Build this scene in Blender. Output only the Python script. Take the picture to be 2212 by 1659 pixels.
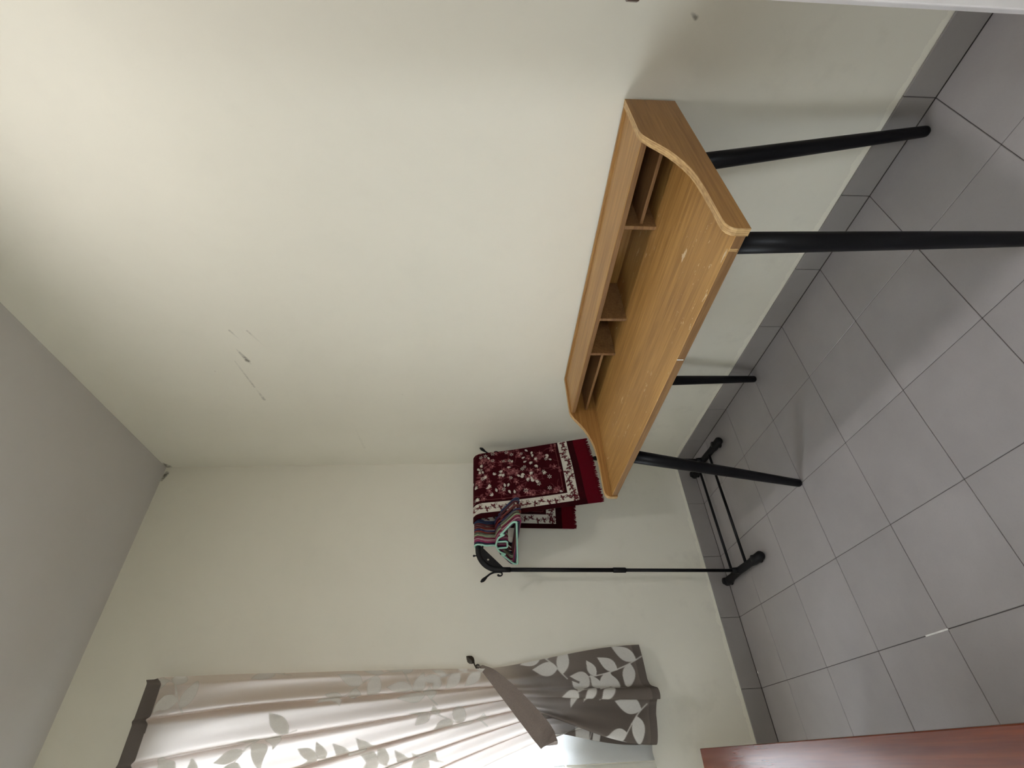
import bpy, bmesh, math, random
import numpy as np
from mathutils import Vector, Matrix

for o in list(bpy.data.objects):
    bpy.data.objects.remove(o, do_unlink=True)
SC = bpy.context.scene
COL = SC.collection

# ------------------------------------------------------------------ camera
# the photograph lies on its side: the world's up points to the picture's left
F_PX, YAW, PITCH, ROLL = 1060.06, 0.6750, 0.0712, 0.0018
CAM = Vector((-1.4352, -2.5418, 1.2901))
fw = Vector((math.sin(YAW) * math.cos(PITCH), math.cos(YAW) * math.cos(PITCH), -math.sin(PITCH)))
rt = Vector((math.cos(YAW), -math.sin(YAW), 0))
dn = fw.cross(rt)
rt, dn = math.cos(ROLL) * rt + math.sin(ROLL) * dn, -math.sin(ROLL) * rt + math.cos(ROLL) * dn
cd = bpy.data.cameras.new('camera')
cd.sensor_fit = 'HORIZONTAL'; cd.sensor_width = 36.0
cd.lens = F_PX * 36.0 / 2212.0
cd.clip_start = 0.02
cam = bpy.data.objects.new('camera', cd)
M3 = Matrix((dn, rt, -fw)).transposed()
cam.matrix_world = Matrix.Translation(CAM) @ M3.to_4x4()
COL.objects.link(cam)
SC.camera = cam

# ------------------------------------------------------------------ light
LAMP_POS = Vector((-0.84, -2.00, 3.035))
LAMP_STRENGTH = 190.0
SKY_STRENGTH = 9.6
w = bpy.data.worlds.new('sky'); SC.world = w; w.use_nodes = True
bg = w.node_tree.nodes['Background']
bg.inputs['Color'].default_value = (0.95, 0.945, 1.0, 1)
bg.inputs['Strength'].default_value = SKY_STRENGTH
SC.view_settings.view_transform = 'Standard'
SC.view_settings.look = 'None'
SC.view_settings.gamma = 1.0
SC.view_settings.use_curve_mapping = False
SC.view_settings.exposure = 0.17

# ------------------------------------------------------------------ material helpers
def new_mat(name):
    m = bpy.data.materials.new(name); m.use_nodes = True
    nt = m.node_tree
    for n in list(nt.nodes): nt.nodes.remove(n)
    out = nt.nodes.new('ShaderNodeOutputMaterial')
    return m, nt, out

def N(nt, kind, **kw):
    n = nt.nodes.new(kind)
    for k, v in kw.items():
        if k.startswith('i_'):
            key = k[2:]
            key = int(key) if key.isdigit() else key.replace('_', ' ')
            n.inputs[key].default_value = v
        else:
            setattr(n, k, v)
    return n

def L(nt, a, b): nt.links.new(a, b)

def ramp(nt, stops, fac=None):
    r = nt.nodes.new('ShaderNodeValToRGB')
    e = r.color_ramp.elements
    while len(e) < len(stops): e.new(0.5)
    for el, (p, c) in zip(e, stops):
        el.position = p; el.color = (*c, 1) if len(c) == 3 else c
    if fac is not None: L(nt, fac, r.inputs['Fac'])
    return r

def coords(nt, scale=(1, 1, 1), loc=(0, 0, 0), kind='Object'):
    t = nt.nodes.new('ShaderNodeTexCoord'); m = nt.nodes.new('ShaderNodeMapping')
    L(nt, t.outputs[kind], m.inputs['Vector'])
    m.inputs['Scale'].default_value = scale; m.inputs['Location'].default_value = loc
    return m.outputs['Vector']

def noise(nt, vec, scale, detail=4, rough=0.5):
    n = nt.nodes.new('ShaderNodeTexNoise')
    n.inputs['Scale'].default_value = scale; n.inputs['Detail'].default_value = detail
    n.inputs['Roughness'].default_value = rough
    L(nt, vec, n.inputs['Vector']); return n.outputs['Fac']

def math_n(nt, op, a, b=None, c=None, clamp=False):
    n = nt.nodes.new('ShaderNodeMath'); n.operation = op; n.use_clamp = clamp
    for i, v in enumerate((a, b, c)):
        if v is None: continue
        if isinstance(v, (int, float)): n.inputs[i].default_value = v
        else: L(nt, v, n.inputs[i])
    return n.outputs[0]

def mixc(nt, fac, a, b, mode='MIX'):
    n = nt.nodes.new('ShaderNodeMix'); n.data_type = 'RGBA'; n.blend_type = mode
    for s, v in ((n.inputs['Factor'], fac), (n.inputs['A'], a), (n.inputs['B'], b)):
        if isinstance(v, (int, float)): s.default_value = v
        elif isinstance(v, tuple): s.default_value = (*v, 1) if len(v) == 3 else v
        else: L(nt, v, s)
    return n.outputs['Result']

def bsdf(nt, out, color=None, rough=0.5, spec=0.5, metal=0.0):
    b = nt.nodes.new('ShaderNodeBsdfPrincipled')
    if isinstance(color, tuple): b.inputs['Base Color'].default_value = (*color, 1)
    elif color is not None: L(nt, color, b.inputs['Base Color'])
    if isinstance(rough, (int, float)): b.inputs['Roughness'].default_value = rough
    else: L(nt, rough, b.inputs['Roughness'])
    b.inputs['Specular IOR Level'].default_value = spec
    b.inputs['Metallic'].default_value = metal
    L(nt, b.outputs[0], out.inputs['Surface'])
    return b

def bump(nt, b, height, strength=0.3, dist=0.002):
    n = nt.nodes.new('ShaderNodeBump')
    n.inputs['Strength'].default_value = strength; n.inputs['Distance'].default_value = dist
    L(nt, height, n.inputs['Height']); L(nt, n.outputs[0], b.inputs['Normal'])

def seg_mark(nt, vec, a, b, w0, w1):
    """1 on a stroke from a to b (object space), soft edged."""
    def vm(op, x, y=None):
        n = nt.nodes.new('ShaderNodeVectorMath'); n.operation = op
        for i, v in enumerate((x, y)):
            if v is None: continue
            if isinstance(v, (tuple, Vector)): n.inputs[i].default_value = tuple(v)
            else: L(nt, v, n.inputs[i])
        return n
    a = Vector(a); b = Vector(b); d = b - a; l2 = max(d.length_squared, 1e-9)
    pa = vm('SUBTRACT', vec, a).outputs[0]
    t = math_n(nt, 'DIVIDE', vm('DOT_PRODUCT', pa, d).outputs['Value'], l2, clamp=True)
    sc = nt.nodes.new('ShaderNodeVectorMath'); sc.operation = 'SCALE'
    sc.inputs[0].default_value = tuple(d); L(nt, t, sc.inputs['Scale'])
    dist = vm('LENGTH', vm('SUBTRACT', pa, sc.outputs[0]).outputs[0]).outputs['Value']
    wid = math_n(nt, 'MULTIPLY_ADD', t, w1 - w0, w0)
    return math_n(nt, 'SUBTRACT', 1.0, math_n(nt, 'DIVIDE', dist, wid), clamp=True)

def mat_wall(name, base, marks=(), strip=True):
    m, nt, out = new_mat(name)
    v = coords(nt)
    n1 = noise(nt, v, 1.3, 5, 0.6); n2 = noise(nt, v, 9.0, 4, 0.6); n3 = noise(nt, v, 60, 3)
    c = ramp(nt, [(0.3, tuple(x * 0.955 for x in base)), (0.7, base)], n1).outputs[0]
    c = mixc(nt, math_n(nt, 'MULTIPLY', math_n(nt, 'SUBTRACT', n2, 0.52, clamp=True), 0.5), c, tuple(x * 0.82 for x in base))
    sx = nt.nodes.new('ShaderNodeSeparateXYZ'); L(nt, v, sx.inputs[0])
    if strip:   # ragged lip of newer paint brushed along the skirting tiles
        edge = math_n(nt, 'MULTIPLY_ADD', noise(nt, v, 14, 5, 0.7), 0.05, 0.088)
        f = math_n(nt, 'LESS_THAN', sx.outputs['Z'], edge)
        c = mixc(nt, math_n(nt, 'MULTIPLY', f, 0.55), c, (0.90, 0.87, 0.74))
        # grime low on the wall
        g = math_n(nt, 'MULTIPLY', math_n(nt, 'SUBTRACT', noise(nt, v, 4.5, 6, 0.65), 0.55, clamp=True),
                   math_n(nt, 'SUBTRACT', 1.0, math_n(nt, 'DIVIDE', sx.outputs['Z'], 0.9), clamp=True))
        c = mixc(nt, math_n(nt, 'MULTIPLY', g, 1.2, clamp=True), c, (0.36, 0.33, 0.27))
    mn = math_n(nt, 'MULTIPLY_ADD', noise(nt, v, 90, 3), 2.2, -0.35, clamp=True) if marks else None
    for a, b, w0, w1, k in marks:
        s = seg_mark(nt, v, a, b, w0 * 1.25, w1 * 1.25)
        s = math_n(nt, 'MULTIPLY', math_n(nt, 'MULTIPLY', s, 2.2, clamp=True), mn)
        c = mixc(nt, math_n(nt, 'MULTIPLY', s, k, clamp=True), c, (0.16, 0.14, 0.11))
    b = bsdf(nt, out, c, 0.62, 0.25)
    bump(nt, b, math_n(nt, 'ADD', n2, math_n(nt, 'MULTIPLY', n3, 0.25)), 0.25, 0.003)
    return m

def mat_tile(name, base):
    m, nt, out = new_mat(name)
    v = coords(nt, kind='Object')
    oi = nt.nodes.new('ShaderNodeObjectInfo')
    off = nt.nodes.new('ShaderNodeVectorMath'); off.operation = 'ADD'
    L(nt, v, off.inputs[0]); L(nt, oi.outputs['Location'], off.inputs[1])
    n1 = noise(nt, off.outputs[0], 5, 5, 0.6); n2 = noise(nt, off.outputs[0], 160, 2)
    c = ramp(nt, [(0.3, tuple(x * 0.92 for x in base)), (0.7, tuple(x * 1.05 for x in base))], n1).outputs[0]
    c = mixc(nt, math_n(nt, 'MULTIPLY', oi.outputs['Random'], 0.16), c, tuple(x * 0.6 for x in base))
    c = mixc(nt, math_n(nt, 'MULTIPLY', math_n(nt, 'SUBTRACT', n2, 0.5, clamp=True), 0.5), c, tuple(x * 0.7 for x in base))
    r = math_n(nt, 'MULTIPLY_ADD', n1, 0.18, 0.27)
    b = bsdf(nt, out, c, r, 0.45)
    return m

def mat_wood(name, dark, light, axis=1, rough=0.42, spec=0.4, wear=0.0, fine=1.0):
    m, nt, out = new_mat(name)
    sc = [34 * fine] * 3; sc[axis] = 1.6 * fine
    v = coords(nt, tuple(sc))
    n1 = noise(nt, v, 1.0, 5, 0.6)
    sc2 = [150 * fine] * 3; sc2[axis] = 5 * fine
    n2 = noise(nt, coords(nt, tuple(sc2)), 1.0, 3, 0.6)
    sc3 = [9 * fine] * 3; sc3[axis] = 0.8 * fine
    n3 = noise(nt, coords(nt, tuple(sc3)), 1.0, 2)
    f = math_n(nt, 'ADD', math_n(nt, 'MULTIPLY', n1, 0.33), math_n(nt, 'ADD', math_n(nt, 'MULTIPLY', n2, 0.50), math_n(nt, 'MULTIPLY', n3, 0.22)))
    c = ramp(nt, [(0.38, dark), (0.68, light)], f).outputs[0]
    if wear:
        sc4 = [60] * 3; sc4[axis] = 18
        s = noise(nt, coords(nt, tuple(sc4)), 1.0, 4, 0.7)
        reg = noise(nt, coords(nt, (3.4, 2.6, 3), (0.3, 0.1, 0)), 1.0, 2)
        k = math_n(nt, 'MULTIPLY', math_n(nt, 'GREATER_THAN', s, 0.635), math_n(nt, 'MULTIPLY', math_n(nt, 'SUBTRACT', reg, 0.46, clamp=True), 9, clamp=True))
        c = mixc(nt, math_n(nt, 'MULTIPLY', k, wear), c, (0.72, 0.58, 0.38))
    b = bsdf(nt, out, c, rough, spec)
    bump(nt, b, n2, 0.12, 0.0006)
    return m

def mat_plain(name, color, rough=0.5, spec=0.4, metal=0.0, nscale=40, var=0.12):
    m, nt, out = new_mat(name)
    n1 = noise(nt, coords(nt), nscale, 3)
    c = ramp(nt, [(0.3, tuple(x * (1 - var) for x in color)), (0.7, tuple(min(1, x * (1 + var)) for x in color))], n1).outputs[0]
    b = bsdf(nt, out, c, rough, spec, metal)
    return m

def mat_cloth(name, attr, base, print_c, t_base, t_print, fac=0.5, weave=900):
    """woven cloth that lets light through; attribute attr marks the printed leaves, 'dense' the doubled cloth plus the shade put in below the strap"""
    m, nt, out = new_mat(name)
    v = coords(nt)
    a = nt.nodes.new('ShaderNodeAttribute'); a.attribute_name = attr
    d = nt.nodes.new('ShaderNodeAttribute'); d.attribute_name = 'dense_shade'
    n1 = noise(nt, coords(nt, (weave, weave, weave * 0.12)), 1.0, 2)
    n2 = noise(nt, coords(nt, (weave * .12, weave, weave)), 1.0, 2)
    nn = math_n(nt, 'ADD', math_n(nt, 'MULTIPLY', n1, 0.5), math_n(nt, 'MULTIPLY', n2, 0.5))
    col = mixc(nt, a.outputs['Fac'], base, print_c)
    col = mixc(nt, math_n(nt, 'MULTIPLY', math_n(nt, 'SUBTRACT', nn, 0.4, clamp=True), 0.5), col, (0.05, 0.045, 0.04))
    tcol = mixc(nt, a.outputs['Fac'], t_base, t_print)
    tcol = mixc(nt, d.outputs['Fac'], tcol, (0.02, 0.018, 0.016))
    df = nt.nodes.new('ShaderNodeBsdfDiffuse'); L(nt, col, df.inputs['Color'])
    tr = nt.nodes.new('ShaderNodeBsdfTranslucent'); L(nt, tcol, tr.inputs['Color'])
    mx = nt.nodes.new('ShaderNodeMixShader'); L(nt, math_n(nt, 'MULTIPLY_ADD', a.outputs['Fac'], fac * 0.42 - fac, fac), mx.inputs[0])
    L(nt, df.outputs[0], mx.inputs[1]); L(nt, tr.outputs[0], mx.inputs[2])
    L(nt, mx.outputs[0], out.inputs['Surface'])
    return m

def mat_sheer(name, color, see):
    m, nt, out = new_mat(name)
    n = noise(nt, coords(nt, (500, 500, 500)), 1.0, 2)
    c = ramp(nt, [(0.3, tuple(x * 0.95 for x in color)), (0.7, color)], n).outputs[0]
    df = nt.nodes.new('ShaderNodeBsdfDiffuse'); L(nt, c, df.inputs['Color'])
    tr = nt.nodes.new('ShaderNodeBsdfTranslucent'); L(nt, c, tr.inputs['Color'])
    tp = nt.nodes.new('ShaderNodeBsdfTransparent')
    m1 = nt.nodes.new('ShaderNodeMixShader'); m1.inputs[0].default_value = 0.7
    L(nt, df.outputs[0], m1.inputs[1]); L(nt, tr.outputs[0], m1.inputs[2])
    m2 = nt.nodes.new('ShaderNodeMixShader'); m2.inputs[0].default_value = see
    L(nt, m1.outputs[0], m2.inputs[1]); L(nt, tp.outputs[0], m2.inputs[2])
    L(nt, m2.outputs[0], out.inputs['Surface'])
    return m

def mat_rug(name):
    m, nt, out = new_mat(name)
    a = nt.nodes.new('ShaderNodeAttribute'); a.attribute_name = 'pile'
    n1 = noise(nt, coords(nt), 700, 2); n2 = noise(nt, coords(nt), 12, 3)
    c = mixc(nt, math_n(nt, 'MULTIPLY', math_n(nt, 'SUBTRACT', n1, 0.4, clamp=True), 0.9), a.outputs['Color'], (0.03, 0.004, 0.006))
    c = mixc(nt, math_n(nt, 'MULTIPLY', math_n(nt, 'SUBTRACT', n2, 0.5, clamp=True), 0.8), c, (0.09, 0.003, 0.008))
    b = bsdf(nt, out, c, 0.9, 0.08)
    b.inputs['Sheen Weight'].default_value = 0.03
    b.inputs['Sheen Tint'].default_value = (0.5, 0.1, 0.12, 1)
    bump(nt, b, n1, 0.5, 0.002)
    return m

def mat_glass(name):
    m, nt, out = new_mat(name)
    n = noise(nt, coords(nt), 3, 2)
    tp = nt.nodes.new('ShaderNodeBsdfTransparent')
    tp.inputs['Color'].default_value = (0.93, 0.97, 0.98, 1)
    gl = nt.nodes.new('ShaderNodeBsdfGlossy'); gl.inputs['Roughness'].default_value = 0.03
    mx = nt.nodes.new('ShaderNodeMixShader')
    mx.inputs[0].default_value = 0.05; L(nt, tp.outputs[0], mx.inputs[1]); L(nt, gl.outputs[0], mx.inputs[2])
    L(nt, mx.outputs[0], out.inputs['Surface'])
    return m

def mat_emit(name, color, strength):
    m, nt, out = new_mat(name)
    n = noise(nt, coords(nt), 4, 2)
    e = nt.nodes.new('ShaderNodeEmission')
    c = ramp(nt, [(0.2, color), (0.9, tuple(x * 0.97 for x in color))], n).outputs[0]
    L(nt, c, e.inputs['Color']); e.inputs['Strength'].default_value = strength
    L(nt, e.outputs[0], out.inputs['Surface'])
    return m

WALLC = (0.795, 0.762, 0.655)
R_MARKS = [  # strokes and specks rubbed on the wall behind the desk: (a, b, width0, width1, strength)
    ((0, -1.085, 2.278), (0, -1.012, 2.249), .008, .006, 1.0),
    ((0, -1.083, 2.210), (0, -0.968, 2.162), .008, .006, .8),
    ((0, -0.987, 2.295), (0, -0.900, 2.272), .006, .012, 1.0),
    ((0, -0.900, 2.272), (0, -0.840, 2.254), .009, .003, .6),
    ((0, -0.899, 2.326), (0, -0.720, 2.306), .007, .008, 1.0),
    ((0, -0.720, 2.306), (0, -0.624, 2.294), .006, .010, .6),
    ((0, -0.832, 2.435), (0, -0.830, 2.435), .007, .007, 1.3),
    ((0, -0.660, 1.645), (0, -0.658, 1.645), .007, .007, 1.1),
    ((0, -0.470, 1.928), (0, -0.180, 1.907), .006, .010, .13),
    ((0, -2.144, 2.158), (0, -2.133, 2.150), .005, .004, .6),
    ((0, -1.972, 2.297), (0, -1.970, 2.294), .006, .006, .6),
    ((0, -1.975, 2.230), (0, -1.967, 2.224), .006, .006, .8),
    ((0, -1.908, 2.228), (0, -1.907, 2.228), .006, .006, 1.6),
    ((0, -2.145, 1.749), (0, -2.063, 1.759), .005, .005, .7),
    ((0, -1.795, 1.840), (0, -1.793, 1.838), .004, .004, .8),
    ((0, -2.196, 0.762), (0, -2.188, 0.748), .007, .009, 1.5),
    ((0, -2.186, 0.728), (0, -2.172, 0.714), .002, .003, .6),
    ((0, -2.172, 0.714), (0, -2.155, 0.716), .003, .002, .5),
    ((0, -2.146, 0.724), (0, -2.138, 0.790), .003, .005, .4),
    ((0, -0.006, 3.02), (0, -0.05, 3.03), .02, .006, .9),
]
B_MARKS = [
    ((-0.03, 0, 3.02), (-0.07, 0, 3.03), .015, .010, 1.0),
    ((-1.032, 0, 1.941), (-1.030, 0, 1.941), .006, .006, 1.0),
    ((-1.164, 0, 0.366), (-1.160, 0, 0.362), .005, .004, 1.3),
    ((-0.36, 0, 0.45), (-0.36, 0, 0.452), .004, .004, .9),
    ((-0.62, 0, 0.30), (-0.62, 0, 0.302), .004, .004, .9),
]
MAT = {}
MAT['wall_r'] = mat_wall('cream_wall_paint_marked', WALLC, R_MARKS)
MAT['wall_b'] = mat_wall('cream_wall_paint_back', WALLC, B_MARKS)
MAT['wall'] = mat_wall('cream_wall_paint', WALLC)
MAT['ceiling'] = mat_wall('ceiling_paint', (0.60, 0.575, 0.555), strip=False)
MAT['tile'] = mat_tile('grey_floor_tile', (0.375, 0.350, 0.345))
MAT['skirt'] = mat_tile('grey_skirting_tile', (0.295, 0.272, 0.26))
MAT['grout'] = mat_plain('dark_grout', (0.095, 0.085, 0.08), 0.9)
MAT['white_grout'] = mat_plain('white_grout', (0.85, 0.84, 0.80), 0.8)
OAKD, OAKL = (0.25, 0.118, 0.030), (0.49, 0.275, 0.085)
MAT['oak_y'] = mat_wood('oak_veneer_along', OAKD, OAKL, 1)
MAT['oak_top'] = mat_wood('oak_veneer_worn_top', OAKD, OAKL, 1, wear=0.75)
MAT['oak_x'] = mat_wood('oak_veneer_across', (0.25, 0.112, 0.03), (0.45, 0.235, 0.072), 0)
MAT['oak_edge'] = mat_wood('oak_edge_band', (0.15, 0.072, 0.026), (0.29, 0.16, 0.066), 1, fine=1.3)
MAT['black'] = mat_plain('black_lacquered_leg', (0.0035, 0.0035, 0.005), 0.42, 0.22)
MAT['rack'] = mat_plain('black_rack_metal', (0.004, 0.004, 0.005), 0.42, 0.22)
MAT['rackp'] = mat_plain('black_rack_plastic', (0.007, 0.007, 0.008), 0.55, 0.22)
MAT['redwood'] = mat_wood('red_brown_varnish', (0.055, 0.010, 0.004), (0.125, 0.028, 0.011), 1, rough=0.17, spec=0.30, fine=0.7)
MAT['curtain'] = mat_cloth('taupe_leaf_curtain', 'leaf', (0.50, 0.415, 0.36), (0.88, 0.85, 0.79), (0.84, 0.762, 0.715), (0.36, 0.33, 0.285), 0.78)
MAT['tie'] = mat_plain('taupe_strap', (0.22, 0.18, 0.155), 0.9, 0.1, nscale=500, var=0.2)
MAT['sheer'] = mat_sheer('white_lining', (0.86, 0.87, 0.87), 0.06)
MAT['sheer2'] = mat_sheer('thin_voile', (0.80, 0.79, 0.75), 0.62)
MAT['alu'] = mat_plain('white_window_frame', (0.74, 0.76, 0.77), 0.4)
MAT['glass'] = mat_glass('window_glass')
MAT['rug'] = mat_rug('maroon_pile')
MAT['fringe'] = mat_plain('red_fringe', (0.105, 0.003, 0.009), 0.9, 0.1, nscale=300, var=0.35)
MAT['bronze'] = mat_plain('dark_bronze', (0.045, 0.036, 0.026), 0.4, 0.5, 0.6)
MAT['door'] = mat_plain('white_door_paint', (0.80, 0.76, 0.75), 0.4, 0.4, nscale=6, var=0.03)
MAT['handle'] = mat_plain('brown_door_handle', (0.05, 0.025, 0.014), 0.3, 0.5)
MAT['lampbase'] = mat_plain('white_lamp_base', (0.8, 0.8, 0.8), 0.4)
MAT['lamp'] = mat_emit('lamp_shade_glow', (1.0, 0.97, 0.975), LAMP_STRENGTH)
MAT['yard'] = mat_plain('pale_concrete_yard', (0.34, 0.34, 0.31), 0.9, 0.1, nscale=0.6, var=0.25)
MAT['rod'] = mat_plain('curtain_rod_metal', (0.6, 0.6, 0.6), 0.35, 0.5, 0.7)

# ------------------------------------------------------------------ object helpers
def link(name, me, parent=None, mat=None):
    o = bpy.data.objects.new(name, me); COL.objects.link(o)
    if parent is not None: o.parent = parent
    if mat is not None and me is not None: me.materials.append(MAT[mat] if isinstance(mat, str) else mat)
    return o

def tag(o, label=None, cat=None, group=None, kind=None):
    if label: o['label'] = label
    if cat: o['category'] = cat
    if group: o['group'] = group
    if kind: o['kind'] = kind
    return o

def empty(name, loc, label, cat, group=None):
    o = bpy.data.objects.new(name, None); o.location = loc; COL.objects.link(o)
    o.empty_display_size = 0.05
    return tag(o, label, cat, group)

def local(o, parent):
    """mesh given in world coordinates -> child space of an unrotated parent"""
    o.location = -Vector(parent.location)
    return o

def bm_done(bm, name, smooth=False):
    me = bpy.data.meshes.new(name)
    bmesh.ops.recalc_face_normals(bm, faces=bm.faces)
    bm.to_mesh(me); bm.free()
    if smooth:
        for p in me.polygons: p.use_smooth = True
    return me

def box_bm(lo, hi, bev=0.0, seg=2):
    bm = bmesh.new()
    bmesh.ops.create_cube(bm, size=1.0)
    c = (Vector(lo) + Vector(hi)) / 2; s = Vector(hi) - Vector(lo)
    for v in bm.verts: v.co = Vector((v.co.x * s.x, v.co.y * s.y, v.co.z * s.z)) + c
    if bev: bmesh.ops.bevel(bm, geom=bm.edges[:], offset=bev, segments=seg, profile=0.5, affect='EDGES')
    return bm

def box(name, lo, hi, bev=0.0, seg=2):
    return bm_done(box_bm(lo, hi, bev, seg), name)

def add_box(bm, lo, hi):
    x0, y0, z0 = lo; x1, y1, z1 = hi
    vs = [bm.verts.new(p) for p in ((x0, y0, z0), (x1, y0, z0), (x1, y1, z0), (x0, y1, z0), (x0, y0, z1), (x1, y0, z1), (x1, y1, z1), (x0, y1, z1))]
    for f in ((0, 3, 2, 1), (4, 5, 6, 7), (0, 1, 5, 4), (1, 2, 6, 5), (2, 3, 7, 6), (3, 0, 4, 7)):
        bm.faces.new([vs[i] for i in f])

def boxes(name, lst):
    bm = bmesh.new()
    for lo, hi in lst: add_box(bm, lo, hi)
    return bm_done(bm, name)

def sweep(bm, pts, radii, n=12, closed=False, cap=True):
    pts = [Vector(p) for p in pts]
    radii = [float(radii)] * len(pts) if isinstance(radii, (int, float)) else [float(q) for q in radii]
    k = len(pts); rings = []
    prev = None
    for i, p in enumerate(pts):
        a = pts[(i - 1) % k] if (closed or i > 0) else p
        b = pts[(i + 1) % k] if (closed or i < k - 1) else p
        t = (b - a).normalized()
        if prev is None:
            ref = Vector((0, 0, 1)) if abs(t.z) < 0.9 else Vector((1, 0, 0))
            u = t.cross(ref).normalized()
        else:
            u = (prev - t * prev.dot(t)).normalized()
        prev = u; v = t.cross(u)
        rings.append([bm.verts.new(p + (u * math.cos(q) + v * math.sin(q)) * radii[i]) for q in (2 * math.pi * j / n for j in range(n))])
    for i in range(k if closed else k - 1):
        A, B = rings[i], rings[(i + 1) % k]
        for j in range(n):
            bm.faces.new((A[j], A[(j + 1) % n], B[(j + 1) % n], B[j]))
    if cap and not closed:
        bm.faces.new(rings[0][::-1]); bm.faces.new(rings[-1])

def tube(name, pts, radii, n=12, closed=False):
    bm = bmesh.new(); sweep(bm, pts, radii, n, closed)
    return bm_done(bm, name, True)

def catmull(pts, m=8):
    P = [Vector(p) for p in pts]; out = []
    for i in range(len(P) - 1):
        p0 = P[max(i - 1, 0)]; p1 = P[i]; p2 = P[i + 1]; p3 = P[min(i + 2, len(P) - 1)]
        for j in range(m):
            t = j / m
            out.append(0.5 * ((2 * p1) + (p2 - p0) * t + (2 * p0 - 5 * p1 + 4 * p2 - p3) * t * t + (3 * p1 - p0 - 3 * p2 + p3) * t ** 3))
    out.append(P[-1]); return out

def prism(name, poly, y0, y1, bev=0.0):
    """polygon in (x,z) extruded along y"""
    bm = bmesh.new()
    A = [bm.verts.new((x, y0, z)) for x, z in poly]; B = [bm.verts.new((x, y1, z)) for x, z in poly]
    n = len(poly)
    bm.faces.new(A); bm.faces.new(B[::-1])
    for i in range(n): bm.faces.new((A[i], B[i], B[(i + 1) % n], A[(i + 1) % n]))
    return bm_done(bm, name)

def grid_mesh(name, V, smooth=True):
    r, c, _ = V.shape
    me = bpy.data.meshes.new(name)
    idx = np.arange(r * c).reshape(r, c)
    q = np.stack([idx[:-1, :-1], idx[:-1, 1:], idx[1:, 1:], idx[1:, :-1]], -1).reshape(-1, 4)
    me.vertices.add(r * c); me.vertices.foreach_set('co', V.reshape(-1).astype(np.float32))
    nf = len(q)
    me.loops.add(nf * 4); me.loops.foreach_set('vertex_index', q.reshape(-1).astype(np.int32))
    me.polygons.add(nf); me.polygons.foreach_set('loop_start', np.arange(0, nf * 4, 4, dtype=np.int32))
    me.polygons.foreach_set('use_smooth', np.full(nf, smooth))
    me.update(calc_edges=True); me.validate()
    return me

def set_float(me, name, a):
    at = me.attributes.new(name, 'FLOAT', 'POINT'); at.data.foreach_set('value', a.reshape(-1).astype(np.float32))

def set_color(me, name, a):
    at = me.attributes.new(name, 'FLOAT_COLOR', 'POINT')
    c = np.ones((a.reshape(-1, 3).shape[0], 4), np.float32); c[:, :3] = a.reshape(-1, 3)
    at.data.foreach_set('color', c.reshape(-1))

# ================================================================== THE ROOM
S = 0.30; TA, TB = 0.2752, 0.2342         # tile size and the cut rows along the walls
HB, HC = 0.0963, 3.035                    # skirting height, ceiling height
XL, YF = -2.95, -3.25                     # left wall, wall behind the camera
WP = 0.008                                # wall face stands 8 mm behind the skirting face
WX0, WX1, WZ0, WZ1 = -2.85, -1.215, 0.925, 2.60   # window opening

floor = tag(link('floor', box('floor', (XL, YF, -0.06), (WP, WP, -0.0022)), None, 'grout'), kind='structure')
g = 0.0011
full_tile = box('tile_full', (g, g, -0.012), (S - g, S - g, 0), 0.0009, 1)
full_tile.materials.append(MAT['tile'])
def cut(lo, hi):
    me = box('tile_cut', (lo[0] + g, lo[1] + g, -0.012), (hi[0] - g, hi[1] - g, 0), 0.0009, 1)
    me.materials.append(MAT['tile']); return me
xs = [0.0] + [-TA - S * j for j in range(0, 12)]
ys = [0.0] + [-TB - S * i for i in range(0, 12)]
random.seed(4)
cutc = {}
for j in range(len(xs) - 1):
    for i in range(len(ys) - 1):
        x0, x1, y0, y1 = max(xs[j + 1], XL), xs[j], max(ys[i + 1], YF), ys[i]
        if x1 - x0 < 0.02 or y1 - y0 < 0.02: continue
        if abs(x1 - x0 - S) < 1e-4 and abs(y1 - y0 - S) < 1e-4: me = full_tile
        else:
            k = (round(x1 - x0, 4), round(y1 - y0, 4))
            if k not in cutc: cutc[k] = cut((0, 0), k)
            me = cutc[k]
        t = link('tile', me, floor); t.location = (x0, y0, random.uniform(-0.0003, 0.0003))
# a streak of white grout left in one joint, a paint crumb by the skirting
gp = link('grout_patch', box('grout_patch', (-TA - 3 * S - 0.0022, -TB - 3 * S + 0.0, -0.002), (-TA - 3 * S + 0.0022, -TB - 3 * S + 0.085, 0.0006), 0.0004, 1), floor, 'white_grout')
cr = link('paint_crumb', bm_done((lambda b: (bmesh.ops.create_icosphere(b, subdivisions=1, radius=0.004), b)[1])(bmesh.new()), 'paint_crumb'), floor, 'white_grout')
cr.location = (-1.115, -0.012, 0.002); cr.scale = (1.6, 0.7, 0.6)

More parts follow.
